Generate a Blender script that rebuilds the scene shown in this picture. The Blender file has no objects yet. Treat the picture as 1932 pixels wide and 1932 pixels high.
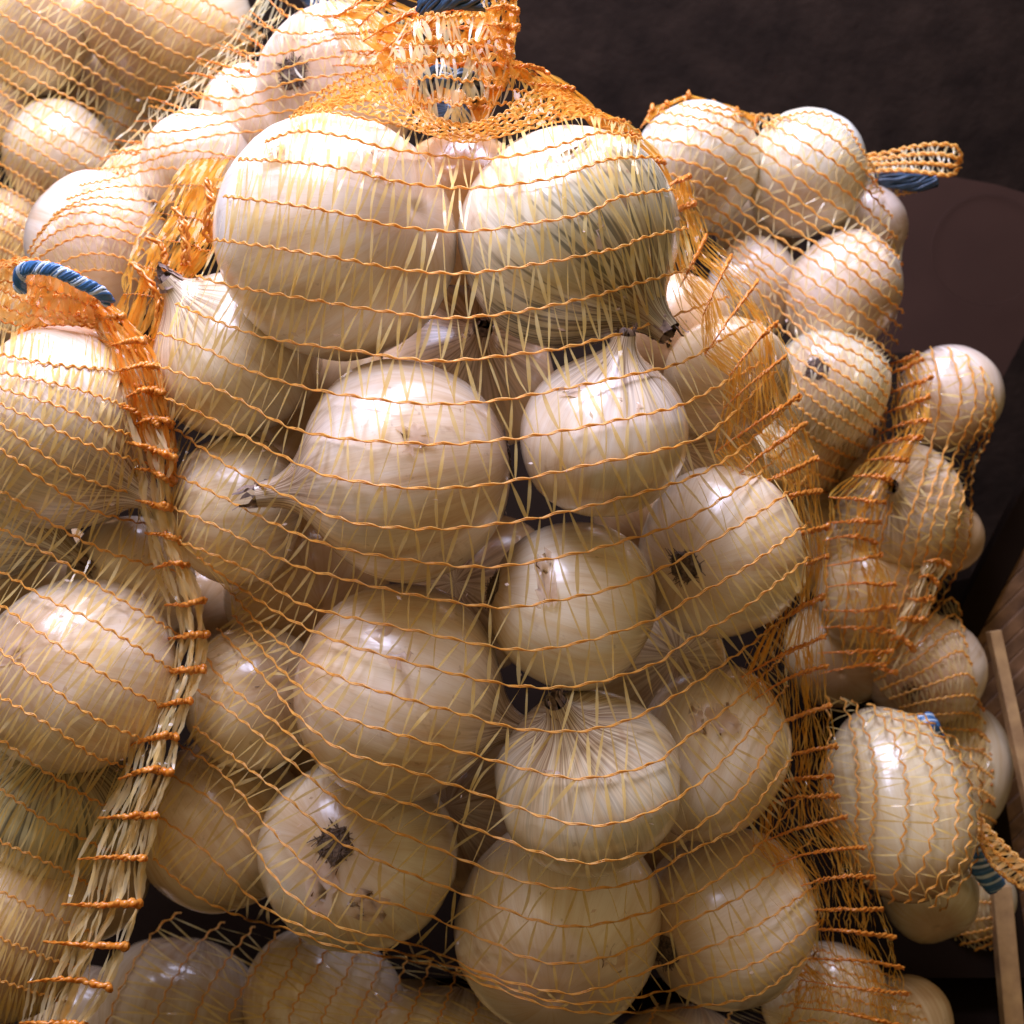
import bpy, math, random
import numpy as np
from mathutils import Vector, Matrix

random.seed(7); rng = np.random.default_rng(7)
sc = bpy.context.scene
C = sc.collection

# ------------------------------------------------------------------ camera
PITCH = math.radians(25); CAM = np.array([0.0, 0.0, 0.5]); K = 0.8 / 1932
FWD = np.array([0, math.cos(PITCH), -math.sin(PITCH)])
RGT = np.array([1.0, 0, 0]); UPV = np.array([0, math.sin(PITCH), math.cos(PITCH)])
cam = bpy.data.cameras.new('Camera'); cam_o = bpy.data.objects.new('Camera', cam); C.objects.link(cam_o)
cam_o.location = CAM; cam_o.rotation_euler = (math.pi/2 - PITCH, 0, 0)
cam.sensor_width = 36; cam.lens = 45; cam.clip_start = 0.01; cam.clip_end = 50
cam.dof.use_dof = True; cam.dof.focus_distance = 0.455; cam.dof.aperture_fstop = 16
sc.camera = cam_o

# ------------------------------------------------------------------ light
world = bpy.data.worlds.new('World'); sc.world = world; world.use_nodes = True
bg = world.node_tree.nodes['Background']
bg.inputs['Color'].default_value = (1.0, 0.74, 0.41, 1); bg.inputs['Strength'].default_value = 0.29
def area(name, loc, target, size, size_y, power, color):
    l = bpy.data.lights.new(name, 'AREA'); l.shape = 'RECTANGLE'; l.size = size; l.size_y = size_y
    l.energy = power; l.color = color
    o = bpy.data.objects.new(name, l); C.objects.link(o); o.location = loc
    o.rotation_euler = (Vector(target) - Vector(loc)).to_track_quat('-Z', 'Y').to_euler()
    return o
area('ceiling_lamp', (-0.12, 0.60, 1.02), (-0.02, 0.52, 0.3), 0.80, 0.46, 24.5, (0.66, 0.69, 1.0))
area('warm_fill', (-0.9, -0.5, 1.5), (0, 0.5, 0.2), 0.9, 0.6, 1.6, (1.0, 0.78, 0.48))  # added fill light to warm the shaded sides, not a real fixture
vs = sc.view_settings
vs.view_transform = 'Standard'; vs.look = 'None'; vs.gamma = 1; vs.exposure = 0.0
sc.cycles.transparent_max_bounces = 12; sc.cycles.max_bounces = 6
sc.cycles.diffuse_bounces = 3

# ------------------------------------------------------------------ helpers
def W(x, y, d):
    """pixel of the 1932 grid and distance along the view axis to a world point"""
    x = np.asarray(x, float); y = np.asarray(y, float); d = np.asarray(d, float)
    return CAM + d[..., None] * (FWD + RGT*((x-966)*K)[..., None] + UPV*((966-y)*K)[..., None])
def DIR(a):
    v = RGT*a[0] + UPV*a[1] - FWD*a[2]
    return v / np.linalg.norm(v)
def cs(x, y, d): return np.array([(x-966)*K*d, (966-y)*K*d, d])      # camera space

class MB:
    def __init__(s): s.v = []; s.f = []; s.n = 0
    def add(s, v, q):
        v = np.asarray(v, float).reshape(-1, 3); s.v.append(v); s.f.append(np.asarray(q, int) + s.n); s.n += len(v)
    def tube(s, P, r, sides=5, cap=True):
        P = np.asarray(P, float); n = len(P); r = np.broadcast_to(np.asarray(r, float), (n,))
        T = np.gradient(P, axis=0); T /= np.linalg.norm(T, axis=1)[:, None] + 1e-12
        ref = np.where(np.abs(T @ FWD)[:, None] > .95, UPV[None], -FWD[None])
        A = np.cross(T, ref); A /= np.linalg.norm(A, axis=1)[:, None] + 1e-12
        B = np.cross(A, T)
        ph = np.arange(sides) * 2*math.pi/sides
        V = P[:, None] + r[:, None, None]*(np.cos(ph)[None, :, None]*A[:, None] + np.sin(ph)[None, :, None]*B[:, None])
        i = np.arange(n-1)[:, None]*sides; k = np.arange(sides)[None]; k2 = (k+1) % sides
        q = np.stack([i+k, i+k2, i+sides+k2, i+sides+k], -1).reshape(-1, 4)
        s.add(V, q)
    def box(s, c, X, Y, Z):
        c, X, Y, Z = map(np.asarray, (c, X, Y, Z))
        v = [c + a*X + b*Y + g*Z for a in (-.5, .5) for b in (-.5, .5) for g in (-.5, .5)]
        s.add(v, [[0,1,3,2],[4,6,7,5],[0,4,5,1],[2,3,7,6],[0,2,6,4],[1,5,7,3]])
    def build(s, name, mat, parent=None, smooth=True, origin=None, bevel=0):
        V = np.concatenate(s.v); F = np.concatenate(s.f)
        off = np.zeros(3)
        if parent is not None: off = np.array(parent['_o'])
        elif origin is not None: off = np.array(origin)
        V = V - off
        me = bpy.data.meshes.new(name)
        me.vertices.add(len(V)); me.vertices.foreach_set('co', V.ravel())
        me.loops.add(len(F)*4); me.loops.foreach_set('vertex_index', F.ravel().astype(np.int32))
        me.polygons.add(len(F)); me.polygons.foreach_set('loop_start', (np.arange(len(F))*4).astype(np.int32))
        me.polygons.foreach_set('use_smooth', np.full(len(F), smooth))
        me.update(); me.validate()
        me.materials.append(mat)
        o = bpy.data.objects.new(name, me); C.objects.link(o)
        if parent is not None:
            o.parent = parent; o['_o'] = list(off)
        else: o.location = off; o['_o'] = list(off)
        if bevel:
            m = o.modifiers.new('Bevel', 'BEVEL'); m.width = bevel; m.segments = 2
        return o
def tag(o, label, cat, group=None, kind=None):
    o['label'] = label; o['category'] = cat
    if group: o['group'] = group
    if kind: o['kind'] = kind
    return o
def empty(name, loc):
    o = bpy.data.objects.new(name, None); C.objects.link(o); o.location = loc; o['_o'] = [float(a) for a in loc]
    o.empty_display_size = .02
    return o

# ------------------------------------------------------------------ materials
class NT:
    def __init__(s, name):
        s.m = bpy.data.materials.new(name); s.m.use_nodes = True; s.t = s.m.node_tree
        s.p = s.t.nodes['Principled BSDF']; s.out = s.t.nodes['Material Output']
    def n(s, typ, **kw):
        nd = s.t.nodes.new('ShaderNode'+typ)
        for k, v in kw.items():
            if k in nd.inputs.keys() if isinstance(k, str) else False: nd.inputs[k].default_value = v
            else: setattr(nd, k, v)
        return nd
    def l(s, a, b): s.t.links.new(a, b)
    def math(s, op, a, b=None, clamp=False):
        nd = s.t.nodes.new('ShaderNodeMath'); nd.operation = op; nd.use_clamp = clamp
        for i, x in enumerate((a, b)):
            if x is None: continue
            if hasattr(x, 'links'): s.l(x, nd.inputs[i])
            else: nd.inputs[i].default_value = x
        return nd.outputs[0]
    def ramp(s, fac, stops):
        nd = s.t.nodes.new('ShaderNodeValToRGB'); e = nd.color_ramp.elements
        while len(e) < len(stops): e.new(.5)
        for el, (p, c) in zip(e, stops): el.position = p; el.color = (*c, 1) if len(c) == 3 else c
        s.l(fac, nd.inputs[0]); return nd.outputs[0]
    def mix(s, fac, a, b, typ='MIX'):
        nd = s.t.nodes.new('ShaderNodeMix'); nd.data_type = 'RGBA'; nd.blend_type = typ
        for sock, x in ((nd.inputs[0], fac), (nd.inputs[6], a), (nd.inputs[7], b)):
            if hasattr(x, 'links'): s.l(x, sock)
            elif isinstance(x, tuple): sock.default_value = (*x, 1)
            else: sock.default_value = x
        return nd.outputs[2]
    def noise(s, vec, scale, detail=3, rough=.55, dist=0):
        nd = s.t.nodes.new('ShaderNodeTexNoise'); nd.inputs['Scale'].default_value = scale
        nd.inputs['Detail'].default_value = detail; nd.inputs['Roughness'].default_value = rough
        nd.inputs['Distortion'].default_value = dist
        if vec is not None: s.l(vec, nd.inputs['Vector'])
        return nd.outputs['Fac']
    def bump(s, h, strength, dist):
        nd = s.t.nodes.new('ShaderNodeBump'); nd.inputs['Strength'].default_value = strength
        nd.inputs['Distance'].default_value = dist; s.l(h, nd.inputs['Height']); s.l(nd.outputs[0], s.p.inputs['Normal'])
        return nd

def make_onion_mat():
    m = NT('onion_skin'); p = m.p
    tc = m.n('TexCoord'); oi = m.n('ObjectInfo'); at = m.n('Attribute', attribute_name='t'); t = at.outputs['Fac']
    obj = tc.outputs['Object']
    shift = m.t.nodes.new('ShaderNodeVectorMath'); shift.operation = 'ADD'
    comb = m.t.nodes.new('ShaderNodeCombineXYZ')
    r10 = m.math('MULTIPLY', oi.outputs['Random'], 37.0)
    for i in range(3): m.l(r10, comb.inputs[i])
    # meridian coordinate
    fl = m.t.nodes.new('ShaderNodeVectorMath'); fl.operation = 'MULTIPLY'; fl.inputs[1].default_value = (1, 1, 0); m.l(obj, fl.inputs[0])
    nm = m.t.nodes.new('ShaderNodeVectorMath'); nm.operation = 'NORMALIZE'; m.l(fl.outputs[0], nm.inputs[0])
    zz = m.t.nodes.new('ShaderNodeVectorMath'); zz.operation = 'MULTIPLY'; zz.inputs[1].default_value = (.8, .8, 1.6); m.l(obj, zz.inputs[0])
    ad = m.t.nodes.new('ShaderNodeVectorMath'); ad.operation = 'ADD'; m.l(nm.outputs[0], ad.inputs[0]); m.l(zz.outputs[0], ad.inputs[1])
    m.l(ad.outputs[0], shift.inputs[0]); m.l(comb.outputs[0], shift.inputs[1]); mer = shift.outputs[0]
    sh2 = m.t.nodes.new('ShaderNodeVectorMath'); sh2.operation = 'ADD'; m.l(obj, sh2.inputs[0]); m.l(comb.outputs[0], sh2.inputs[1]); loc = sh2.outputs[0]
    stripe = m.noise(mer, 9.0, 4, .6); fine = m.noise(mer, 45.0, 2, .5); blotch = m.noise(loc, 24.0, 3, .5); speck = m.noise(loc, 260.0, 2, .5)
    f1 = m.math('ADD', m.math('MULTIPLY', stripe, .55), m.math('MULTIPLY', blotch, .6))
    base = m.ramp(f1, [(.34, (.90, .86, .80)), (.50, (.86, .785, .70)), (.63, (.79, .665, .51)), (.78, (.63, .445, .28))])
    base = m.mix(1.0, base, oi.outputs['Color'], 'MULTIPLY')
    # green veins on some bulbs (object colour alpha is 1 - amount)
    vein = m.ramp(m.noise(mer, 22.0, 2, .5), [(.50, (0, 0, 0)), (.60, (1, 1, 1))])
    gz = m.ramp(t, [(.22, (0, 0, 0)), (.62, (1, 1, 1))])
    gr = m.math('MULTIPLY', m.math('SUBTRACT', 1.0, oi.outputs['Alpha']), gz)
    base = m.mix(m.math('MULTIPLY', gr, .62), base, (.42, .40, .20))
    base = m.mix(m.math('MULTIPLY', m.math('MULTIPLY', gr, vein), .92), base, (.10, .10, .07))
    # dry brown streaks by the neck, brown ring round the root
    nk = m.ramp(t, [(.66, (0, 0, 0)), (.90, (1, 1, 1))])
    st2 = m.ramp(m.noise(mer, 16.0, 3, .6), [(.40, (0.1, 0.1, 0.1)), (.62, (1, 1, 1))])
    base = m.mix(m.math('MULTIPLY', m.math('MULTIPLY', nk, st2), .92), base, (.20, .11, .055))
    rt = m.ramp(t, [(.02, (1, 1, 1)), (.11, (0, 0, 0))])
    base = m.mix(m.math('MULTIPLY', rt, .6), base, (.38, .21, .10))
    # brown patches and specks of old skin
    pt = m.ramp(m.noise(loc, 42.0, 4, .6, .6), [(.62, (0, 0, 0)), (.70, (1, 1, 1))])
    base = m.mix(m.math('MULTIPLY', pt, .45), base, (.40, .22, .11))
    sp = m.ramp(speck, [(.70, (0, 0, 0)), (.76, (1, 1, 1))])
    base = m.mix(m.math('MULTIPLY', sp, .35), base, (.25, .15, .08))
    ln = m.ramp(m.noise(mer, 60.0, 3, .7), [(.36, (.74, .62, .48)), (.47, (1, 1, 1))])
    base = m.mix(.28, base, ln, 'MULTIPLY')
    m.l(base, p.inputs['Base Color'])
    m.l(m.ramp(stripe, [(.3, (.18,)*3), (.75, (.30,)*3)]), p.inputs['Roughness'])
    p.inputs['Subsurface Weight'].default_value = .0; p.inputs['Subsurface Radius'].default_value = (1.0, .55, .25); p.inputs['Subsurface Scale'].default_value = .006
    p.inputs['Coat Weight'].default_value = .5; p.inputs['Coat Roughness'].default_value = .18
    p.inputs['Specular IOR Level'].default_value = .55
    hh = m.math('ADD', m.math('MULTIPLY', fine, .5), m.math('ADD', m.math('MULTIPLY', stripe, .8), m.math('MULTIPLY', m.noise(loc, 70.0, 3), .6)))
    m.bump(hh, .10, .0012)
    return m.m
def simple(name, col, rough=.5, var=.25, scale=120, col2=None, bump=0, metal=0, spec=.5, bscale=None):
    m = NT(name); tc = m.n('TexCoord'); f = m.noise(tc.outputs['Object'], scale, 4)
    c2 = col2 or tuple(c*(1-var) for c in col)
    m.l(m.ramp(f, [(.3, c2), (.7, col)]), m.p.inputs['Base Color'])
    m.p.inputs['Roughness'].default_value = rough; m.p.inputs['Metallic'].default_value = metal
    m.p.inputs['Specular IOR Level'].default_value = spec
    if bump: m.bump(m.noise(tc.outputs['Object'], bscale or scale, 5), 1.0, bump)
    return m.m
def film(name, col, col2, alpha, transl=.4, rough=.22, scale=160):
    m = NT(name); tc = m.n('TexCoord'); f = m.noise(tc.outputs['Object'], scale, 2)
    c = m.ramp(f, [(.35, col2), (.65, col)]); m.l(c, m.p.inputs['Base Color'])
    m.p.inputs['Roughness'].default_value = rough; m.p.inputs['Specular IOR Level'].default_value = .8
    tr = m.n('BsdfTranslucent'); m.l(c, tr.inputs['Color'])
    a = m.n('MixShader'); a.inputs[0].default_value = transl; m.l(m.p.outputs[0], a.inputs[1]); m.l(tr.outputs[0], a.inputs[2])
    if alpha >= 1:
        m.l(a.outputs[0], m.out.inputs['Surface']); return m.m
    tp = m.n('BsdfTransparent'); tp.inputs['Color'].default_value = (1, .87, .62, 1); b = m.n('MixShader'); b.inputs[0].default_value = 1-alpha
    m.l(a.outputs[0], b.inputs[1]); m.l(tp.outputs[0], b.inputs[2]); m.l(b.outputs[0], m.out.inputs['Surface'])
    return m.m
M_ONION = make_onion_mat()
M_TAPE = film('net_film', (.99, .82, .40), (.97, .70, .22), .62, .4, .08)
M_TAPE2 = film('net_film_layered', (.97, .70, .30), (.94, .54, .12), .55, .5, .16)
M_CLEAR = film('net_film_pale', (.98, .87, .56), (.96, .77, .36), .54, .4, .07)
M_CORD = film('net_cord', (.98, .60, .16), (.94, .47, .07), 1.0, .4, .3, 300)
M_RIB = film('net_rib', (.95, .42, .07), (.84, .28, .02), 1.0, .35, .3, 260)
M_FOLD = film('net_film_fold', (.99, .64, .15), (.98, .48, .04), .52, .5, .08)
M_ORANGE = film('net_film_orange', (.98, .52, .10), (.95, .40, .04), .50, .5, .16)
M_NECK = simple('dry_neck', (.36, .24, .17), .7, col2=(.07, .04, .03), scale=380)
M_ROOT = simple('dry_root', (.20, .13, .085), .85, col2=(.035, .022, .018), scale=600)
M_FLAKE = film('skin_flake', (.88, .76, .66), (.70, .52, .40), .62, .3, .18)
M_BLUE = simple('tie_blue', (.05, .17, .36), .25, col2=(.03, .09, .20), scale=200)
M_PALE = simple('tie_pale', (.55, .66, .74), .25, scale=200)
M_WALL = simple('dark_felt', (.030, .018, .012), 1.0, col2=(.013, .008, .0055), scale=26, bump=.0012, bscale=120, spec=.1)
M_NAVY = simple('tie_navy', (.035, .075, .125), .3, col2=(.02, .035, .06), scale=150)
M_PANEL = simple('brown_board', (.040, .018, .011), .8, .2, 14, spec=.12)
M_WOOD = simple('pale_wood', (.58, .36, .15), .7, col2=(.26, .14, .06), scale=60, bump=.0006)
M_SLAT = simple('dark_wood', (.30, .16, .075), .85, col2=(.11, .055, .026), scale=70, bump=.0008)
M_BLACK = simple('black_plastic', (.02, .02, .024), .3, scale=40, bump=.006, bscale=30)
M_STAND = simple('stand_board', (.016, .010, .007), 1.0, scale=20, spec=0)

# ------------------------------------------------------------------ setting
def quad_slab(name, pts, thick, mat, nrm):
    b = MB(); P = np.array(pts); Q = P - np.array(nrm)*thick
    b.add(np.concatenate([P, Q]), [[0,1,2,3],[7,6,5,4],[0,4,5,1],[1,5,6,2],[2,6,7,3],[3,7,4,0]])
    return b.build(name, mat, smooth=False)
o = quad_slab('back_wall', [(-1.6,1.05,-.2),(1.6,1.05,-.2),(1.6,1.05,1.6),(-1.6,1.05,1.6)], .05, M_WALL, (0,-1,0)); o['kind'] = 'structure'
o = quad_slab('floor', [(-1.6,-.6,-.02),(1.6,-.6,-.02),(1.6,1.05,-.02),(-1.6,1.05,-.02)], .05, M_STAND, (0,0,1)); o['kind'] = 'structure'
o = quad_slab('backing_slope', [(-.5,.50,.0),(.27,.50,.0),(.27,.80,.27),(-.5,.80,.27)], .03, M_STAND, (0,-.67,.74)); o['kind'] = 'structure'  # added support, near black so gaps between onions read as deep shade

# ------------------------------------------------------------------ onions
PROF = np.array([(0,-.935),(.06,-.95),(.13,-.955),(.28,-.925),(.5,-.84),(.72,-.67),(.9,-.40),(.985,-.12),(1,.07),(.965,.28),(.86,.50),(.69,.69),(.49,.83),(.31,.94),(.20,1.04),(.14,1.15),(.115,1.27)])
DOME = np.concatenate([PROF[:12], [(.50,.81),(.33,.885),(.20,.925),(.09,.94),(0,.94)]])
def prof(PROF, n=40):
    t = np.linspace(0, len(PROF)-1, n); i = np.clip(t.astype(int), 0, len(PROF)-2); f = (t-i)[:, None]
    g = lambda k: PROF[np.clip(k, 0, len(PROF)-1)]
    p0, p1, p2, p3 = g(i-1), g(i), g(i+1), g(i+2)
    r = .5*((2*p1)+(-p0+p2)*f+(2*p0-5*p1+4*p2-p3)*f**2+(-p0+3*p1-3*p2+p3)*f**3)
    r[:, 0] = np.maximum(r[:, 0], 0); return r
PR_NECK = prof(PROF); PR_DOME = prof(DOME)
def onion(bag, label, x, y, rp, d, axis, asp=.92, tint=(1, 1, 1), green=0., neck=True, root=True, necklen=1.0, flakes=0, group=None):
    R = rp*K*d; c = W(x, y, d); ax = Vector(DIR(axis)); n = 56
    q = ax.to_track_quat('Z', 'Y'); Rm = np.array(q.to_matrix())
    e = empty('onion', c); tag(e, label, 'onion', group)
    PR = PR_NECK if neck else PR_DOME
    z = PR[:, 1].copy(); z = np.where(z > .9, .9+(z-.9)*necklen, z)
    ph = np.arange(n)*2*math.pi/n
    k = rng.normal(0, 1, (4, 3)); lump = np.zeros((len(z), n))
    ecc = rng.uniform(-.035, .035); X = PR[:, 0][:, None]*np.cos(ph)*(1+ecc); Y = PR[:, 0][:, None]*np.sin(ph)*(1-ecc); Z = z[:, None]*np.ones(n)
    for a in k: lump += .017*np.sin(1.9*(a[0]*X+a[1]*Y+a[2]*Z)+a.sum()*3)
    rid = np.zeros(n)
    for h in (7, 11, 17): rid += .0035*np.cos(h*ph+rng.uniform(0, 6))
    s = 1 + lump + rid[None]*np.sin(np.linspace(0, math.pi, len(z)))[:, None]
    V = np.stack([X*s, Y*s, Z*asp*(1+lump)], -1)*R
    tt = np.clip((z+.95)/2.1, 0, 1)
    i = np.arange(len(z)-1)[:, None]*n; kk = np.arange(n)[None]; k2 = (kk+1) % n
    F = np.stack([i+kk, i+k2, i+n+k2, i+n+kk], -1).reshape(-1, 4)
    b = MB(); b.add(V, F)
    e.rotation_mode = 'QUATERNION'; e.rotation_quaternion = q
    e['_o'] = [0., 0., 0.]
    o = b.build('bulb', M_ONION, e)
    at = o.data.attributes.new('t', 'FLOAT', 'POINT'); at.data.foreach_set('value', np.repeat(tt, n))
    o.color = (tint[0], tint[1]**.85, tint[2]**.95, 1-green)  # shaded onions get darker, browner tints: shade put into the skin colour
    if neck:
        b = MB(); z0 = z[-4]*asp*R
        for j in range(15):
            a = rng.uniform(0, 6.28); L = R*rng.uniform(.14, .34)*necklen; m = 6
            tq = np.linspace(0, 1, m)
            spread = rng.uniform(.0, .07)*R
            rr = .125*R*(1-.6*tq) + spread*tq**2
            aa = a + tq*rng.uniform(-.8, .8)
            P = np.stack([rr*np.cos(aa), rr*np.sin(aa), z0+L*tq - .1*R*(tq**3)*rng.uniform(0, 1)], -1)
            P += rng.normal(0, .012*R, P.shape)
            wv = np.stack([-np.sin(aa), np.cos(aa), rng.normal(0, .3, m)], -1)*(.055*R*(1-.6*tq)*rng.uniform(.5, 1.3))[:, None]
            V = np.concatenate([P-wv, P+wv*.9]); ii = np.arange(m-1)
            b.add(V, np.stack([ii, ii+1, ii+m+1, ii+m], -1))
        b.build('neck_tuft', M_NECK, e)
    if root:
        b = MB(); zr = -.935*asp*R
        for j in range(240):
            a = rng.uniform(0, 6.28); r0 = R*.15*math.sqrt(rng.uniform()); L = R*rng.uniform(.02, .075)
            tq = np.linspace(0, 1, 4); bend = rng.normal(0, 1.1, 2)
            P = np.stack([r0*math.cos(a)+bend[0]*L*tq**2, r0*math.sin(a)+bend[1]*L*tq**2, zr-L*tq+.5*L*tq**2], -1)
            b.tube(P, R*.010*(1-.5*tq), 3)
        a = np.arange(16)*2*math.pi/16; rr_ = np.array([.19, .15, .08, 0.0])[:, None]*R*(1+.12*np.sin(a*5+x))[None]; zz_ = zr-np.array([-.012, .02, .03, .03])[:, None]*R*np.ones(16)
        i4 = np.arange(3)[:, None]*16; k4 = np.arange(16)[None]; b.add(np.stack([rr_*np.cos(a), rr_*np.sin(a), zz_], -1), np.stack([i4+k4, i4+16+k4, i4+16+(k4+1) % 16, i4+(k4+1) % 16], -1).reshape(-1, 4))
        b.build('root_tuft', M_ROOT, e)
    for j in range(flakes):
        # a loose scrap of dry skin lying just over the bulb, its edge lifted
        dirc = np.array([rng.uniform(-.6, .6), rng.uniform(-.4, .8), 1.0]); dirc /= np.linalg.norm(dirc)
        wd = RGT*dirc[0]+UPV*dirc[1]-FWD*dirc[2]; ld = Rm.T @ wd
        t1 = np.cross(ld, rng.normal(0, 1, 3)); t1 /= np.linalg.norm(t1); t2 = np.cross(ld, t1)
        g = 7; uu, vv = np.meshgrid(np.linspace(-1, 1, g), np.linspace(-1, 1, g)); w1 = rng.uniform(.10, .32); w2 = rng.uniform(.05, .16)
        jag = rng.normal(0, .2, uu.shape)
        D_ = ld + t1*((uu+jag)*w1)[..., None] + t2*((vv+jag.T)*w2)[..., None]; D_ /= np.linalg.norm(D_, axis=-1)[..., None]
        sc_ = 1/np.sqrt(D_[..., 0]**2+D_[..., 1]**2+(D_[..., 2]/(asp*.95))**2)
        P = D_*(R*(sc_*1.012+.02*np.abs(uu)**2*rng.uniform(.3, 1.4)))[..., None]
        b = MB(); ii = (np.arange(g-1)[:, None]*g+np.arange(g-1)[None]).ravel()
        b.add(P, np.stack([ii, ii+1, ii+g+1, ii+g], -1)); b.build('skin_flake', M_FLAKE, e)
    Ri = R*1.035+.001; A = Rm @ np.diag([1, 1, 1/(asp*.97)**2]) @ Rm.T / Ri**2
    Q = np.stack([RGT, UPV, FWD], 1); bag.append((cs(x, y, d), Q.T @ A @ Q))
    return e

# ------------------------------------------------------------------ nets
def resample(row, S=160):
    r = np.array(row, float); s = np.r_[0, np.cumsum(np.linalg.norm(np.diff(r[:, :2], axis=0), axis=1))]
    # Catmull-Rom through the points
    n = len(r); t = np.interp(np.linspace(0, s[-1], S), s, np.arange(n)); i = np.clip(t.astype(int), 0, max(n-2, 0)); f = (t-i)[:, None]
    g = lambda k: r[np.clip(k, 0, n-1)]
    p0, p1, p2, p3 = g(i-1), g(i), g(i+1), g(i+2)
    return .5*((2*p1)+(-p0+p2)*f+(2*p0-5*p1+4*p2-p3)*f**2+(-p0+3*p1-3*p2+p3)*f**3)
def between(keys, n):
    K_ = np.stack([resample(k) for k in keys]); t = np.linspace(0, len(keys)-1, n); i = np.clip(t.astype(int), 0, len(keys)-2); f = (t-i)[:, None, None]
    return K_[i]*(1-f)+K_[i+1]*f
def inside(poly, X, Y):
    ins = np.zeros(X.shape, bool); j = len(poly)-1
    for i in range(len(poly)):
        xi, yi = poly[i]; xj, yj = poly[j]
        c = ((yi > Y) != (yj > Y)) & (X < (xj-xi)*(Y-yi)/(yj-yi+1e-9)+xi); ins ^= c; j = i
    return ins
class Drape:
    """a stretched membrane laid over the onions of one bag"""
    def __init__(s, rows, onions, back, margin=.0008, step=6, iters=420):
        P = rows[..., :2].reshape(-1, 2); s.x0, s.y0 = P.min(0)-3*step; x1, y1 = P.max(0)+3*step; s.h = step
        nx = int((x1-s.x0)/step)+2; ny = int((y1-s.y0)/step)+2
        X, Y = np.meshgrid(s.x0+np.arange(nx)*step, s.y0+np.arange(ny)*step)
        poly = np.concatenate([rows[0, ::6, :2], rows[:, -1, :2], rows[-1, ::-6, :2], rows[::-1, 0, :2]])
        ins = inside(poly, X, Y)
        rd = np.stack([(X-966)*K, (966-Y)*K, np.ones_like(X)], -1); obs = np.full(X.shape, back)
        for c, A in onions:
            a = np.einsum('...i,ij,...j', rd, A, rd); b_ = rd @ (A @ c); cc = c @ A @ c - 1
            disc = b_**2-a*cc; hit = disc > 0
            dd = np.where(hit, (b_-np.sqrt(np.maximum(disc, 0)))/a, 9.0)-margin
            obs = np.minimum(obs, dd)
        D = obs.copy(); D[~ins] = np.minimum(back, obs[~ins])
        par = (np.add.outer(np.arange(ny), np.arange(nx)) % 2 == 0); w = 1.8
        core = ins.copy(); core[[0, -1]] = False; core[:, [0, -1]] = False
        for it in range(iters):
            for pm in (par, ~par):
                nb = np.zeros_like(D); nb[1:-1, 1:-1] = .25*(D[:-2, 1:-1]+D[2:, 1:-1]+D[1:-1, :-2]+D[1:-1, 2:])
                new = np.minimum(D+w*(nb-D), obs); D = np.where(core & pm, new, D)
        s.D = D
    def __call__(s, x, y):
        fx = np.clip((x-s.x0)/s.h, 0, s.D.shape[1]-1.001); fy = np.clip((y-s.y0)/s.h, 0, s.D.shape[0]-1.001)
        i = fx.astype(int); j = fy.astype(int); a = fx-i; b = fy-j; D = s.D
        return (D[j, i]*(1-a)+D[j, i+1]*a)*(1-b)+(D[j+1, i]*(1-a)+D[j+1, i+1]*a)*b
def uw(u, edge):  # crowd the columns towards the rims of the bag
    return u + edge*np.sin(2*math.pi*u)/(2*math.pi)*-1 if edge else u
def wob(n, amp, k=5):
    x = np.linspace(0, 1, n); o = np.zeros(n)
    for h in range(1, k): o += rng.normal(0, amp/h)*np.sin(2*math.pi*h*x+rng.uniform(0, 6.28))
    return o
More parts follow.
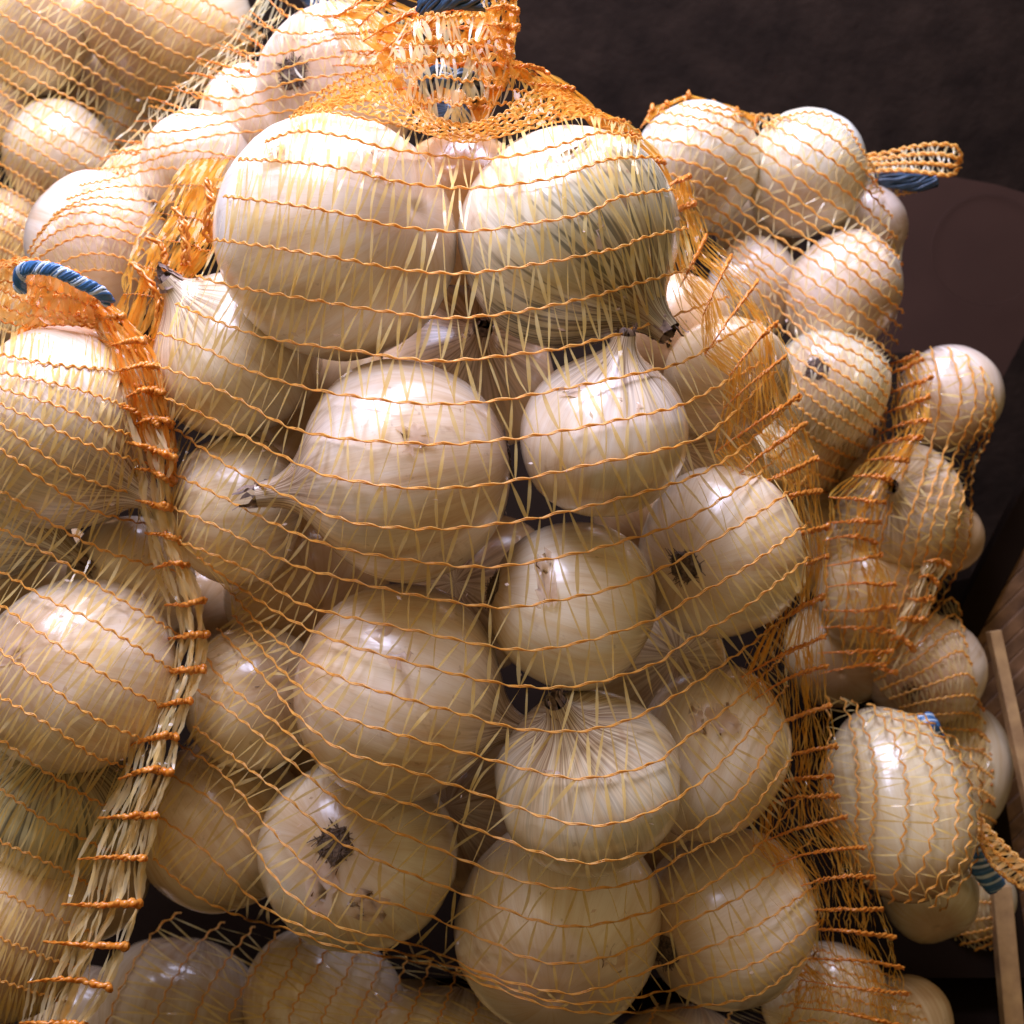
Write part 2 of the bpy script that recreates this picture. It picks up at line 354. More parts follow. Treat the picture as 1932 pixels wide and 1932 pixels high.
def net(bag, rows, depth, ncol, mat=None, cordmat=None, edge=.4, amp=2.2, cr=.00028, twist=True, tw=(.0007, .0020), skew=.22, lift=0., cord_parent=None, layers=1, jit=0., name='net_strands', drop=.03, cordname='net_cord', sides=5, first=0, tcol=None):
    mat = mat or M_TAPE; cordmat = cordmat or M_CORD
    Rn, S = rows.shape[:2]; ug = np.linspace(0, 1, S)
    def at(j, u):
        u = np.clip(u, 0, 1); r = rows[j]
        return np.stack([np.interp(u, ug, r[:, k]) for k in range(r.shape[1])], -1)
    def dep(p): return (depth(p[..., 0], p[..., 1]) if depth is not None else p[..., 2]) - lift
    ph = [rng.uniform(-.1, .1) for j in range(Rn)]
    strands = MB(); tcol = tcol or ncol
    def node_u(j, i): return uw((i+ph[j])/tcol, edge)
    # film tapes between neighbouring cords
    for lay in range(layers):
        sk = 0.
        for j in range(Rn-1):
            sk = .7*sk + rng.normal(0, skew)
            i = np.arange(tcol); I = np.r_[i, i]; side = np.r_[np.zeros(tcol), np.ones(tcol)]
            keep = rng.uniform(size=len(I)) > drop; I = I[keep]; side = side[keep]; n = len(I)
            ua = node_u(j, I+(.5*lay if layers > 1 else 0)+rng.normal(0, .05, n)+(side-.5)*.22)
            c0 = at(j, node_u(j, I)); q0 = rows[j+1][:, :2]
            us = ug[np.argmin(((c0[:, None, :2]-q0[None])**2).sum(-1), axis=1)]
            dens = 1-edge*np.cos(2*math.pi*us)
            ub = us+(side-.5+sk+rng.normal(0, .06, n))*dens/tcol
            ok = (ua > 0) & (ua < 1) & (ub > -.01) & (ub < 1.01); ua, ub = ua[ok], ub[ok]; n = len(ua)
            if n == 0: continue
            A = at(j, ua); B = at(j+1, ub); m = 7; t = np.linspace(0.0, 1.0, m)
            P = A[:, None]*(1-t[None, :, None])+B[:, None]*t[None, :, None]
            kink = rng.normal(0, .9, (n, 2))*np.where(rng.uniform(size=(n, 1)) < .15, 3.0, 1.0)
            P[..., :2] += kink[:, None]*(np.sin(math.pi*t)**1.0)[None, :, None]
            dd = dep(P) - rng.uniform(0, 1, n)[:, None]*jit - np.abs(rng.normal(0, .0004, n))[:, None]*np.sin(math.pi*t)
            Wp = W(P[..., 0], P[..., 1], dd)
            T = np.gradient(Wp, axis=1); T /= np.linalg.norm(T, axis=2)[..., None]+1e-12
            e2 = at(j, np.clip(ua+.01, 0, 1)); e1 = at(j, np.clip(ua-.01, 0, 1))
            rt = W(e2[:, 0], e2[:, 1], dep(e2))-W(e1[:, 0], e1[:, 1], dep(e1)); rt /= np.linalg.norm(rt, axis=1)[:, None]+1e-12
            w_ = rt[:, None]-T*np.sum(rt[:, None]*T, -1)[..., None]; w_ /= np.linalg.norm(w_, axis=2)[..., None]+1e-12
            nn = np.cross(T, w_)
            ang = rng.normal(0, .45, n)[:, None]+rng.normal(0, .5, n)[:, None]*(t-.5)[None]
            wv = w_*np.cos(ang)[..., None]+nn*np.sin(ang)[..., None]
            wid = rng.uniform(tw[0], tw[1], n)[:, None]*(.32+.68*np.sin(math.pi*np.clip(t+rng.uniform(-.12, .12, n)[:, None], 0, 1))**.8)
            V = np.stack([Wp-wv*wid[..., None]*.5, Wp+wv*wid[..., None]*.5], 2).reshape(-1, 3)
            base = (np.arange(n)[:, None]*m+np.arange(m-1)[None])*2
            strands.add(V, np.stack([base, base+1, base+3, base+2], -1).reshape(-1, 4))
    so = strands.build(name, mat, bag); so['kind'] = 'stuff'
    par = so if cord_parent == 'strands' else bag
    for j in range(first, Rn):
        ns = ncol*6+1; u0 = np.linspace(0, 1, ns); u = uw(u0, edge); p = at(j, u)
        tri = np.abs(((u0*ncol-ph[j]) % 1)-.5)*4-1
        tg = np.gradient(p[:, :2], axis=0); tg /= np.linalg.norm(tg, axis=1)[:, None]+1e-9
        p[:, :2] += np.stack([-tg[:, 1], tg[:, 0]], -1)*((tri*amp + rng.normal(0, .35, ns)))[:, None]
        P = W(p[:, 0], p[:, 1], dep(p)-.0005)
        b = MB()
        T = np.gradient(P, axis=0); T /= np.linalg.norm(T, axis=1)[:, None]+1e-12
        Bn = np.cross(T, -FWD); Bn /= np.linalg.norm(Bn, axis=1)[:, None]+1e-12; Nn = np.cross(Bn, T)
        if twist:
            for s_ in range(2):
                q = u0*ncol*2*math.pi*.5+s_*math.pi+rng.uniform(0, .5)
                b.tube(P+(Nn*np.cos(q)[:, None]+Bn*np.sin(q)[:, None])*cr*1.0, cr*(1+.3*np.sin(u0*ncol*12.6)), 4)
        else: b.tube(P, cr*1.5*(1+.25*np.sin(u0*ncol*6.28)), sides)
        b.build(cordname, cordmat, par)
    return so
def fold(bag, ribs, depL, depR, bulge=.006, ncol=9, layers=3, rr=.0006, mat=None, ribmat=None, jit=.005, tw=(.0005, .0014), ripple=.003, strands=4, drop=.05, ext=(0, 18)):
    """gathered net: short bunched cords (ribs) one above the other with layers of film between them"""
    n = len(ribs); S = 60; u = np.linspace(0, 1, S); rows = []
    dl = np.interp(np.linspace(0, 1, n), np.linspace(0, 1, len(depL)), depL); dr = np.interp(np.linspace(0, 1, n), np.linspace(0, 1, len(depR)), depR)
    for j, (a, b) in enumerate(ribs):
        sag = rng.normal(0, 4); ex = rng.uniform(*ext)
        dx, dy = b[0]-a[0], b[1]-a[1]; L = math.hypot(dx, dy)+1e-6; a = (a[0]-dx/L*ex, a[1]-dy/L*ex*.6)
        b = (b[0]+rng.normal(0, 4), b[1]+rng.normal(0, 3))
        x = a[0]+(b[0]-a[0])*u; y = a[1]+(b[1]-a[1])*u + (sag-4)*np.sin(math.pi*u)
        d = dl[j]+(dr[j]-dl[j])*u - bulge*np.sin(math.pi*u)**.7 + ripple*np.sin(u*11+j*.4+rng.normal(0, .5))*(.4+.6*u)
        rows.append(np.stack([x, y, d], -1))
    rows = np.stack(rows); Rn = n
    so = net_film(bag, rows, ncol, layers, mat or M_FOLD, jit, tw, drop)
    for j in range(n):
        b = MB(); ns = 54; uu = np.linspace(0, 1, ns); thick = rng.uniform(.75, 1.25)
        base = np.stack([np.interp(uu, u, rows[j][:, k]) for k in range(3)], -1)
        for s_ in range(strands):
            p = base.copy(); w1 = wob(ns, 2.0, 12); w2 = wob(ns, .0007, 9)
            grow = .35+.65*np.clip((uu-.1)/.6, 0, 1)
            p[:, 1] += (w1+np.sin(uu*ncol*3.3+s_*6.28/strands)*2.3)*grow; p[:, 2] += w2+np.cos(uu*ncol*3.3+s_*6.28/strands)*.0004 - .0008
            p[:, 0] += wob(ns, 1.2, 9)
            taper = rr*thick*grow*(1.0+.35*np.sin(uu*41+s_*2)+.25*np.sin(uu*67+j)+.5*np.exp(-((uu-.97)/.03)**2))
            b.tube(W(p[:, 0], p[:, 1], p[:, 2]), taper, 5)
        b.build('net_cord', ribmat or M_RIB, so)
    return so
def net_film(bag, rows, ncol, layers, mat, jit, tw, drop, name='net_fold'):
    Rn, S = rows.shape[:2]; ug = np.linspace(0, 1, S); st = MB()
    for lay in range(layers):
        col = np.sort(rng.uniform(0, 1, ncol)); sway = np.zeros(ncol); dz = rng.uniform(-.3, 1, ncol)*jit
        for j in range(Rn-1):
            new = np.clip(sway*.6+rng.normal(0, .055, ncol), -.16, .16)
            keep = rng.uniform(size=ncol) > drop; n = keep.sum()
            ua = np.clip(col+sway, 0, 1)[keep]; ub = np.clip(col+new, 0, 1)[keep]; z = dz[keep]; sway = new
            at = lambda jj, u: np.stack([np.interp(u, ug, rows[jj][:, k]) for k in range(3)], -1)
            A, B = at(j, ua), at(j+1, ub); m = 8; t = np.linspace(0, 1, m)
            P = A[:, None]*(1-t[None, :, None])+B[:, None]*t[None, :, None]
            P[..., 0] += rng.normal(0, 3.0, (n, 1))*np.sin(math.pi*t)+rng.normal(0, .8, (n, m))
            P[..., 2] += z[:, None]*np.sin(math.pi*t)**.5
            Wp = W(P[..., 0], P[..., 1], P[..., 2]); T = np.gradient(Wp, axis=1); T /= np.linalg.norm(T, axis=2)[..., None]+1e-12
            w_ = np.cross(T, -FWD); w_ /= np.linalg.norm(w_, axis=2)[..., None]; nn = np.cross(T, w_)
            ang = rng.normal(0, .6, n)[:, None]+rng.normal(0, 1.2, n)[:, None]*(t-.5)[None]+rng.normal(0, .25, (n, m))
            wv = w_*np.cos(ang)[..., None]+nn*np.sin(ang)[..., None]
            wid = rng.uniform(tw[0], tw[1], n)[:, None]*(.45+.55*np.sin(math.pi*t)**.7)
            V = np.stack([Wp-wv*wid[..., None]*.5, Wp+wv*wid[..., None]*.5], 2).reshape(-1, 3)
            base = (np.arange(n)[:, None]*m+np.arange(m-1)[None])*2
            st.add(V, np.stack([base, base+1, base+3, base+2], -1).reshape(-1, 4))
    o = st.build(name, mat, bag); o['kind'] = 'stuff'; return o
def bag_root(label, x, y, d, group='net bags of onions'):
    e = empty('net_bag', W(x, y, d)); tag(e, label, 'net bag', group); return e
def tie(bag, pts, r=.0022, turns=9, flat=.5, plain=False):
    """blue and pale strips of film twisted round each other"""
    row = resample(pts, 70); P = W(row[:, 0], row[:, 1], row[:, 2]); t = np.linspace(0, 1, 70)
    T = np.gradient(P, axis=0); T /= np.linalg.norm(T, axis=1)[:, None]; A = np.cross(T, -FWD); A /= np.linalg.norm(A, axis=1)[:, None]; B = np.cross(A, T)
    parts = []
    for s_ in range(10):
        b = MB(); q = t*turns*6.28+s_*math.pi/5+wob(70, .25, 5)
        b.tube(P+(A*np.cos(q)[:, None]+B*(flat*np.sin(q))[:, None])*r, r*rng.uniform(.28, .5), 5)
        parts.append(b.build('tie_strip', M_NAVY if plain else (M_BLUE if rng.uniform() < .7 else M_PALE), bag))
    return parts
def loop_net(bag, keys, n, ncol, **kw):
    rows = np.stack([resample(k, 80) for k in keys])
    if n > len(keys):
        t = np.linspace(0, len(keys)-1, n); i = np.clip(t.astype(int), 0, len(keys)-2); f = (t-i)[:, None, None]; rows = rows[i]*(1-f)+rows[i+1]*f
    kw.setdefault('name', 'neck_net'); kw.setdefault('cord_parent', 'strands')
    return net(bag, rows, None, ncol, edge=0, **kw)

# ================================================================== FRONT BAG
F = []; GF = 'onions in the front net bag'
on = lambda *a, **k: onion(F, *a, group=GF, **k)
on('large pale onion at the top left of the front bag, under the net neck', 632, 452, 228, .470, (-.75, -.1, -.65), asp=.98, root=False, neck=False, tint=(1.0, .97, .93), flakes=2)
on('large onion with grey-green veins at the top right of the front bag', 1078, 455, 219, .478, (.62, -.66, .30), asp=.97, green=.85, root=False, tint=(.98, .97, .92), flakes=3)
on('onion with a tufted dry neck poking out at the left rim of the front bag', 445, 672, 172, .508, (-.60, .72, .50), tint=(.98, .93, .78), root=False)
on('glossy onion lying on its side in the middle, long brown neck pointing left', 762, 890, 208, .470, (-.985, -.16, .05), asp=1.0, necklen=1.25, tint=(1.0, .93, .86), flakes=1)
on('round onion with a ragged upright neck, right of the middle of the front bag', 1140, 824, 166, .466, (.16, .90, .42), asp=.95, root=False, tint=(1.0, .94, .86), flakes=2)
on('pale onion half hidden at the left rim, behind the long brown neck', 445, 962, 145, .515, (.95, .1, -.35), neck=False, tint=(1.0, .96, .84))
on('onion with its dark root showing, at the right rim beside the net fold', 1356, 1045, 160, .512, (.52, .12, -.80), neck=False, tint=(1.0, .94, .82), asp=1.0)
on('smaller plain onion just right of the centre of the front bag', 1082, 1142, 160, .492, (.94, -.22, -.22), asp=1.06, neck=False, tint=(1.0, .95, .80), flakes=1)
on('broad onion with loose skin scraps, left of centre below the glossy one', 752, 1305, 204, .494, (.92, -.30, -.12), asp=1.02, tint=(1.0, .90, .78), root=False, flakes=2)
on('small onion squeezed at the left rim, low beside the broad one', 482, 1315, 136, .535, (-.45, -.25, -.85), asp=1.1, neck=False, tint=(.98, .88, .68))
on('onion with a dark withered neck turned up, in the lower middle', 1108, 1477, 176, .487, (-.28, .76, .60), asp=.93, root=False, necklen=1.3, green=.22, tint=(1.0, .96, .84), flakes=1)
on('onion tucked behind the one with the dark withered neck, right rim', 1345, 1420, 146, .530, (.3, .9, -.3), asp=1.18, neck=False, root=False, tint=(1.0, .93, .82), flakes=2)
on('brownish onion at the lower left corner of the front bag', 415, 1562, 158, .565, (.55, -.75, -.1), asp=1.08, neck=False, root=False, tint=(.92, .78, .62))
on('onion with a shaggy dark root facing out, lower left of the front bag', 676, 1608, 184, .530, (.14, -.33, -.93), neck=False, tint=(1.0, .96, .82), asp=1.0, flakes=2)
on('large onion at the very bottom of the front bag', 1055, 1742, 200, .537, (.1, .4, -.9), neck=False, root=False, tint=(1.0, .94, .83), asp=1.0, flakes=1)
on('onion at the bottom right corner of the front bag', 1368, 1732, 162, .552, (.75, .15, -.62), neck=False, tint=(.96, .88, .78), asp=1.1)
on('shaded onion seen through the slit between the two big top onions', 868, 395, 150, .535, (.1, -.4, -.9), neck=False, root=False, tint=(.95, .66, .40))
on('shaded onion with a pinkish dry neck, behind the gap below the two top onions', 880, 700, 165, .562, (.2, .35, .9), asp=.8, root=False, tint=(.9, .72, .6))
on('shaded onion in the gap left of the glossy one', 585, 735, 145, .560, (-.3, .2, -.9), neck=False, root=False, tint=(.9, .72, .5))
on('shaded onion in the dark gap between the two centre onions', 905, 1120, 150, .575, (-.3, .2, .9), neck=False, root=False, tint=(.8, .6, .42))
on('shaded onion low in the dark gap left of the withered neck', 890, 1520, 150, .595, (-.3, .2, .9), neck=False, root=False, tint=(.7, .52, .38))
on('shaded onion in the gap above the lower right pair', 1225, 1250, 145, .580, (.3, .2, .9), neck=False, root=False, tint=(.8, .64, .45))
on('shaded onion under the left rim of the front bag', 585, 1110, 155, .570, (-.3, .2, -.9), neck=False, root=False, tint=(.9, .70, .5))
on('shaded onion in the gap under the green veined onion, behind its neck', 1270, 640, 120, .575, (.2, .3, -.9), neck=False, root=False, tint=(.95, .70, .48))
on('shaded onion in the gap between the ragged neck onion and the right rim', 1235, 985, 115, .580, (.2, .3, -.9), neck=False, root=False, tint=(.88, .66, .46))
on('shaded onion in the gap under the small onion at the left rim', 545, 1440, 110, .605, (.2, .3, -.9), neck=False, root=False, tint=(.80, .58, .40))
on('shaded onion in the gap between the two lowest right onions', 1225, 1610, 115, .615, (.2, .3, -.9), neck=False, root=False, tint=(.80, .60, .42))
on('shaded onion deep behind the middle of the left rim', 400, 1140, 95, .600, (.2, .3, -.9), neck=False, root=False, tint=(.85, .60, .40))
on('onion veiled by the gathered net at the right shoulder of the front bag', 1372, 715, 125, .545, (.4, -.5, .75), root=False, neck=False, tint=(1.0, .86, .62))
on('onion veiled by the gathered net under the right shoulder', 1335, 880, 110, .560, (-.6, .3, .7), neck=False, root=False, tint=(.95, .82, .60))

ROWS = [
 [(548,222),(600,208),(646,216),(733,233),(797,246),(878,258),(973,238),(1050,222),(1120,215),(1190,232)],
 [(500,268),(560,248),(642,256),(717,277),(801,290),(878,299),(946,297),(1007,287),(1074,268),(1135,250),(1215,262)],
 [(450,300),(540,305),(642,317),(740,341),(828,353),(905,354),(976,347),(1051,334),(1108,314),(1155,300),(1245,296)],
 [(422,370),(520,382),(636,401),(737,425),(872,437),(1000,422),(1108,401),(1162,374),(1223,363),(1272,358)],
 [(404,452),(506,466),(636,487),(754,508),(872,516),(1007,499),(1162,469),(1209,450),(1296,430)],
 [(362,516),(439,540),(636,574),(770,594),(845,600),(973,589),(1108,562),(1182,541),(1310,505)],
 [(332,572),(405,604),(506,638),(652,660),(760,676),(845,681),(990,667),(1084,652),(1200,620),(1330,575)],
 [(298,628),(380,655),(455,692),(540,722),(641,744),(804,762),(939,755),(1064,733),(1196,706),(1288,683),(1380,630)],
 [(292,688),(371,716),(455,756),(540,803),(636,826),(821,838),(956,829),(1074,811),(1200,785),(1288,763),(1395,706)],
 [(300,745),(405,793),(506,847),(607,894),(700,912),(804,922),(939,912),(1108,878),(1288,838),(1364,797),(1430,733)],
 [(318,800),(439,884),(540,935),(652,982),(787,998),(939,989),(1108,956),(1288,907),(1380,860),(1450,800)],
 [(322,890),(439,948),(540,999),(640,1034),(771,1057),(922,1070),(1074,1047),(1180,1020),(1288,983),(1398,918),(1470,860)],
 [(322,956),(422,999),(540,1060),(640,1090),(787,1124),(939,1146),(1040,1134),(1159,1109),(1288,1053),(1449,956),(1490,925)],
 [(330,1018),(455,1070),(560,1135),(640,1160),(771,1188),(922,1219),(1007,1226),(1108,1209),(1243,1165),(1288,1138),(1400,1075),(1490,1012)],
 [(372,1050),(440,1100),(540,1165),(636,1209),(771,1249),(922,1286),(1040,1298),(1142,1283),(1243,1249),(1288,1215),(1400,1150),(1490,1080)],
 [(436,1118),(520,1205),(636,1276),(771,1320),(872,1347),(973,1374),(1074,1380),(1142,1371),(1209,1349),(1288,1304),(1390,1235),(1480,1165)],
 [(440,1160),(547,1280),(645,1350),(771,1391),(939,1437),(1024,1459),(1091,1469),(1175,1457),(1243,1435),(1288,1398),(1380,1330),(1465,1250)],
 [(410,1185),(500,1280),(557,1347),(645,1415),(771,1454),(906,1499),(1024,1540),(1108,1557),(1192,1545),(1288,1499),(1370,1430),(1455,1330)],
 [(382,1225),(418,1280),(530,1372),(645,1468),(787,1523),(939,1580),(1024,1611),(1108,1628),(1209,1611),(1288,1577),(1390,1500),(1455,1400)],
 [(368,1300),(438,1345),(540,1430),(640,1513),(703,1550),(838,1607),(939,1648),(1024,1671),(1108,1678),(1209,1661),(1288,1614),(1390,1560),(1462,1470)],
 [(366,1370),(430,1420),(540,1505),(640,1587),(771,1648),(906,1698),(1024,1740),(1108,1747),(1209,1725),(1320,1680),(1410,1615),(1480,1540)],
 [(330,1400),(420,1460),(506,1560),(574,1628),(645,1680),(771,1715),(906,1769),(990,1806),(1074,1818),(1175,1796),(1288,1742),(1400,1690),(1500,1610)],
 [(300,1450),(400,1510),(466,1580),(540,1681),(645,1750),(720,1766),(821,1796),(922,1840),(1024,1867),(1108,1870),(1288,1806),(1420,1750),(1512,1690)],
 [(284,1530),(380,1600),(470,1690),(540,1735),(645,1775),(804,1808),(939,1855),(1040,1888),(1142,1890),(1288,1862),(1430,1815),(1515,1760)],
 [(290,1620),(370,1690),(470,1735),(540,1752),(645,1790),(804,1818),(939,1866),(1040,1900),(1142,1912),(1288,1902),(1420,1880),(1508,1820)],
]
for r in ROWS[6:]:      # run on under the gathered fold
    (x0, y0), (x1, y1) = r[-2:]; L = math.hypot(x1-x0, y1-y0); r.append((x1+(x1-x0)/L*48, y1+(y1-y0)/L*48))
rows = np.stack([resample(r, 220) for r in ROWS])
bagF = bag_root('big orange net bag of onions in the front centre, open neck at its top', 960, 1900, .56)
DF = Drape(rows, F, .595)
net(bagF, rows, DF, 30, M_TAPE, edge=.45, tcol=37, tw=(.0006, .0016), drop=.03, skew=.12)
# the gathered fold down its right flank
RIBS = [((1285,340),(1300,330)),((1288,400),(1310,385)),((1300,520),(1334,442)),((1332,588),(1385,483)),((1360,640),(1430,530)),((1380,706),(1468,604)),((1385,760),(1489,672)),((1395,832),(1513,741)),((1430,878),(1530,799)),((1436,920),(1543,868)),((1455,955),(1553,929)),((1470,1016),(1560,993)),((1478,1087),(1561,1053)),((1462,1185),(1558,1124)),((1441,1264),(1560,1200)),((1448,1318),(1564,1262)),((1442,1385),(1567,1334)),((1448,1442),(1577,1405)),((1450,1484),(1570,1460)),((1456,1524),(1580,1497)),((1478,1584),(1606,1540)),((1495,1628),(1633,1597)),((1508,1678),(1650,1653)),((1514,1722),(1670,1718)),((1514,1762),(1690,1768)),((1503,1815),(1702,1828)),((1520,1850),(1719,1876)),((1535,1905),(1730,1940))]
fold(bagF, RIBS, [.50,.49,.50,.505,.51,.52,.53,.54,.55], [.54,.53,.525,.53,.54,.55,.555,.56,.57], bulge=.007, ncol=34, layers=2, ext=(5, 60), strands=3, rr=.0005, jit=.012, tw=(.0003, .0009), drop=.12)
# gathered ridge from the neck down the right shoulder
fold(bagF, [((930,95),(985,118)),((965,132),(1030,140)),((1010,160),(1085,170)),((1060,190),(1130,205)),((1110,222),(1175,232)),((1165,262),(1212,262)),((1215,310),(1252,306)),((1262,380),(1284,372))], [.475,.50,.52], [.50,.52,.53], bulge=.004, ncol=10, layers=3, jit=.004, rr=.0005)
# film drawn tight along the left rim, a few bunched cord ends on it
fold(bagF, [((360,300),(470,300)),((330,350),(440,370)),((295,400),(418,420)),((268,450),(400,470)),((250,500),(365,520)),((236,555),(335,575)),((226,615),(310,640)),((240,680),(305,705)),((262,740),(312,760))], [.535,.51,.50,.50], [.515,.50,.497,.505], bulge=.002, ncol=30, layers=2, rr=.00025, strands=1, jit=.004, tw=(.0006, .0020), ripple=.001)
for pts in ([(391,337,.495),(394,370,.494),(392,410,.494),(396,456,.497)], [(330,392,.497),(348,420,.495),(350,460,.495),(347,500,.497)], [(276,448,.498),(304,462,.495),(312,500,.495),(306,545,.497)], [(250,496,.50),(285,535,.496),(298,575,.496),(300,620,.498)]):
    b = MB(); r = resample(pts, 50)
    for s_ in range(4):
        q = r.copy(); q[:, 0] += wob(50, 3.2, 9)+np.sin(np.linspace(0, 30, 50)+s_*1.6)*2.5; q[:, 2] += wob(50, .0008, 9)
        b.tube(W(q[:, 0], q[:, 1], q[:, 2]), .0007, 5)
    b.build('net_cord', M_RIB, bagF)
# shoulder of gathered net just under the neck
sh = [[(540,236,.510),(640,206,.488),(733,226,.472),(800,250,.463),(878,268,.460),(965,252,.462),(1050,230,.470),(1130,218,.485),(1210,250,.505)],
      [(590,205,.512),(680,182,.492),(740,198,.476),(805,232,.464),(878,250,.460),(957,234,.463),(1030,205,.473),(1090,196,.490),(1150,222,.510)],
      [(650,172,.515),(705,158,.495),(742,172,.480),(808,214,.466),(876,234,.462),(950,214,.465),(1000,176,.476),(1045,168,.492),(1090,190,.512)]]
loop_net(bagF, sh, 6, 30, mat=M_FOLD, layers=1, cr=.00026, jit=.002, amp=2, name='neck_net')
loop_net(bagF, [[(962,120,.485),(1040,158,.500),(1115,206,.512),(1200,262,.520)],[(960,168,.478),(1035,182,.492),(1105,216,.505),(1185,268,.512)],[(955,222,.470),(1030,212,.480),(1100,222,.492),(1175,262,.505)]], 5, 18, mat=M_FOLD, layers=1, cr=.00026, jit=.002, amp=2)
loop_net(bagF, [[(745,112,.490),(690,128,.505),(610,170,.525),(535,232,.535)],[(745,150,.482),(690,160,.498),(620,190,.515),(540,242,.525)],[(748,195,.475),(690,188,.488),(630,204,.502),(545,246,.515)]], 5, 20, mat=M_FOLD, layers=1, cr=.00026, jit=.002, amp=2)
# the open neck: a crown of net with bright tapes
rngs = np.random.default_rng(3)
nk = []
for (y, xl, xr, dm, up) in ((236,790,925,.462,6),(192,762,958,.459,12),(150,735,962,.458,14),(112,728,965,.459,10),(78,740,955,.462,14),(40,768,930,.466,22)):
    xs = np.linspace(xl, xr, 9); t = np.linspace(-1, 1, 9)
    nk.append([(x, y + (abs(a)**2)*(-8) + up*(-(1-a*a)) + rngs.normal(0, 5) + 10, dm + .022*a*a + rngs.normal(0, .0015)) for x, a in zip(xs, t)])
loop_net(bagF, nk, 6, 15, mat=M_CLEAR, amp=3.5, tw=(.0009, .0020), skew=.15, name='neck_net', layers=1, lift=.0)
fold(bagF, [((738,30),(968,20)),((730,62),(972,58)),((728,95),(968,92)),((735,130),(962,128)),((752,168),(955,165)),((785,205),(935,205)),((820,238),(905,238))], [.492,.49,.48], [.492,.49,.48], bulge=-.006, ncol=26, layers=3, rr=.0005, jit=.012, tw=(.0012, .003), ripple=.004, strands=3)
fold(bagF, [((925,-15),(972,-5)),((928,18),(978,22)),((930,48),(976,52)),((936,75),(968,82)),((945,100),(966,104))], [.475,.47], [.48,.475], bulge=.006, ncol=9, layers=3, rr=.0006, strands=4)
fold(bagF, [((640,30),(700,-10)),((690,45),(745,0)),((700,72),(800,10)),((720,95),(850,25))], [.51,.49], [.51,.50], bulge=.006, ncol=12, layers=3, rr=.0006, strands=4)
tie(bagF, [(800,165,.485),(828,140,.476),(852,150,.474),(880,150,.478),(905,180,.488)], r=.003, turns=1, plain=True)
tie(bagF, [(795,15,.487),(830,2,.478),(870,-2,.476),(915,5,.486)], r=.003, turns=1, plain=True)
tie(bagF, [(828,205,.486),(850,222,.478),(880,218,.480)], r=.003, turns=1, plain=True)

# ================================================================== BAG AT THE LEFT EDGE
B = []; GB = 'onions in the net bag at the left edge'
on = lambda *a, **k: onion(B, *a, group=GB, **k)
on('big shiny onion at the top of the left edge bag, streaked towards its neck', 115, 812, 188, .505, (.78, -.55, .15), asp=1.0, root=False, green=.25, tint=(1.0, .92, .86))
on('greenish onion at the left picture edge with a frayed neck pointing right', 0, 950, 150, .530, (.80, -.52, .2), root=False, necklen=1.5, green=.3, tint=(.98, .95, .80))
on('onion at the right rim of the left edge bag, beside the net flap', 250, 1100, 128, .545, (.5, .4, -.7), root=False, neck=False, tint=(1.0, .92, .82))
on('wide onion in the middle of the left edge bag with brown stains', 145, 1272, 186, .505, (.35, -.25, -.85), asp=1.05, root=False, neck=False, tint=(1.0, .94, .84), flakes=1)
on('dull green onion low in the left edge bag', 95, 1505, 158, .530, (.3, .75, .5), root=False, neck=False, green=1.0, tint=(.85, .80, .62))
on('shaded onion at the bottom of the left edge bag', 15, 1745, 180, .530, (-.5, .3, -.7), root=False, neck=False, tint=(.92, .80, .62))
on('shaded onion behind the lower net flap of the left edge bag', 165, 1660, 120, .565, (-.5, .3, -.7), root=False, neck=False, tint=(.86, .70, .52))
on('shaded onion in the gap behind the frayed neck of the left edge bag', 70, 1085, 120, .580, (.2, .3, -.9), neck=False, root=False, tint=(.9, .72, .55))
BR = [[(-70,600),(20,600),(110,610),(190,622)],[(-70,650),(0,668),(101,687),(205,697)],[(-70,685),(0,702),(84,719),(152,736),(222,760)],[(-70,710),(0,732),(101,763),(189,800),(250,822)],[(-70,735),(0,763),(84,800),(169,840),(265,872)],
 [(-70,760),(0,800),(101,871),(190,915),(290,940)],[(-70,800),(0,847),(84,908),(180,965),(305,995)],[(-70,885),(0,925),(101,989),(200,1040),(318,1075)],[(-70,960),(0,996),(111,1056),(216,1124),(318,1185)],
 [(-70,1040),(0,1077),(84,1127),(169,1168),(250,1215),(318,1260)],[(-70,1100),(0,1141),(67,1188),(160,1250),(250,1305),(305,1330)],[(-70,1180),(0,1228),(80,1285),(180,1355),(270,1395)],[(-70,1270),(0,1314),(101,1374),(175,1425),(245,1450)],
 [(-70,1350),(0,1395),(84,1455),(160,1500),(220,1530)],[(-70,1450),(0,1489),(84,1547),(150,1580),(195,1600)],[(-70,1550),(0,1587),(67,1617),(135,1650),(170,1670)],[(-70,1650),(0,1681),(84,1722),(150,1750)],[(-70,1740),(0,1770),(70,1800),(125,1820)],[(-70,1830),(0,1850),(60,1870),(105,1885)],[(-70,1920),(0,1935),(50,1945),(90,1955)]]
for r in BR:
    (x0, y0), (x1, y1) = r[-2:]; L = math.hypot(x1-x0, y1-y0); r.append((x1+(x1-x0)/L*28, y1+(y1-y0)/L*28))
rows = np.stack([resample(r) for r in BR])
bagB = bag_root('orange net bag at the left edge, ragged net flap hanging down its right side', 60, 1932, .56)
DB = Drape(rows, B, .575)
net(bagB, rows, DB, 18, M_TAPE, edge=.3, amp=3.0, tcol=22, tw=(.0006, .0016), drop=.03, skew=.12)
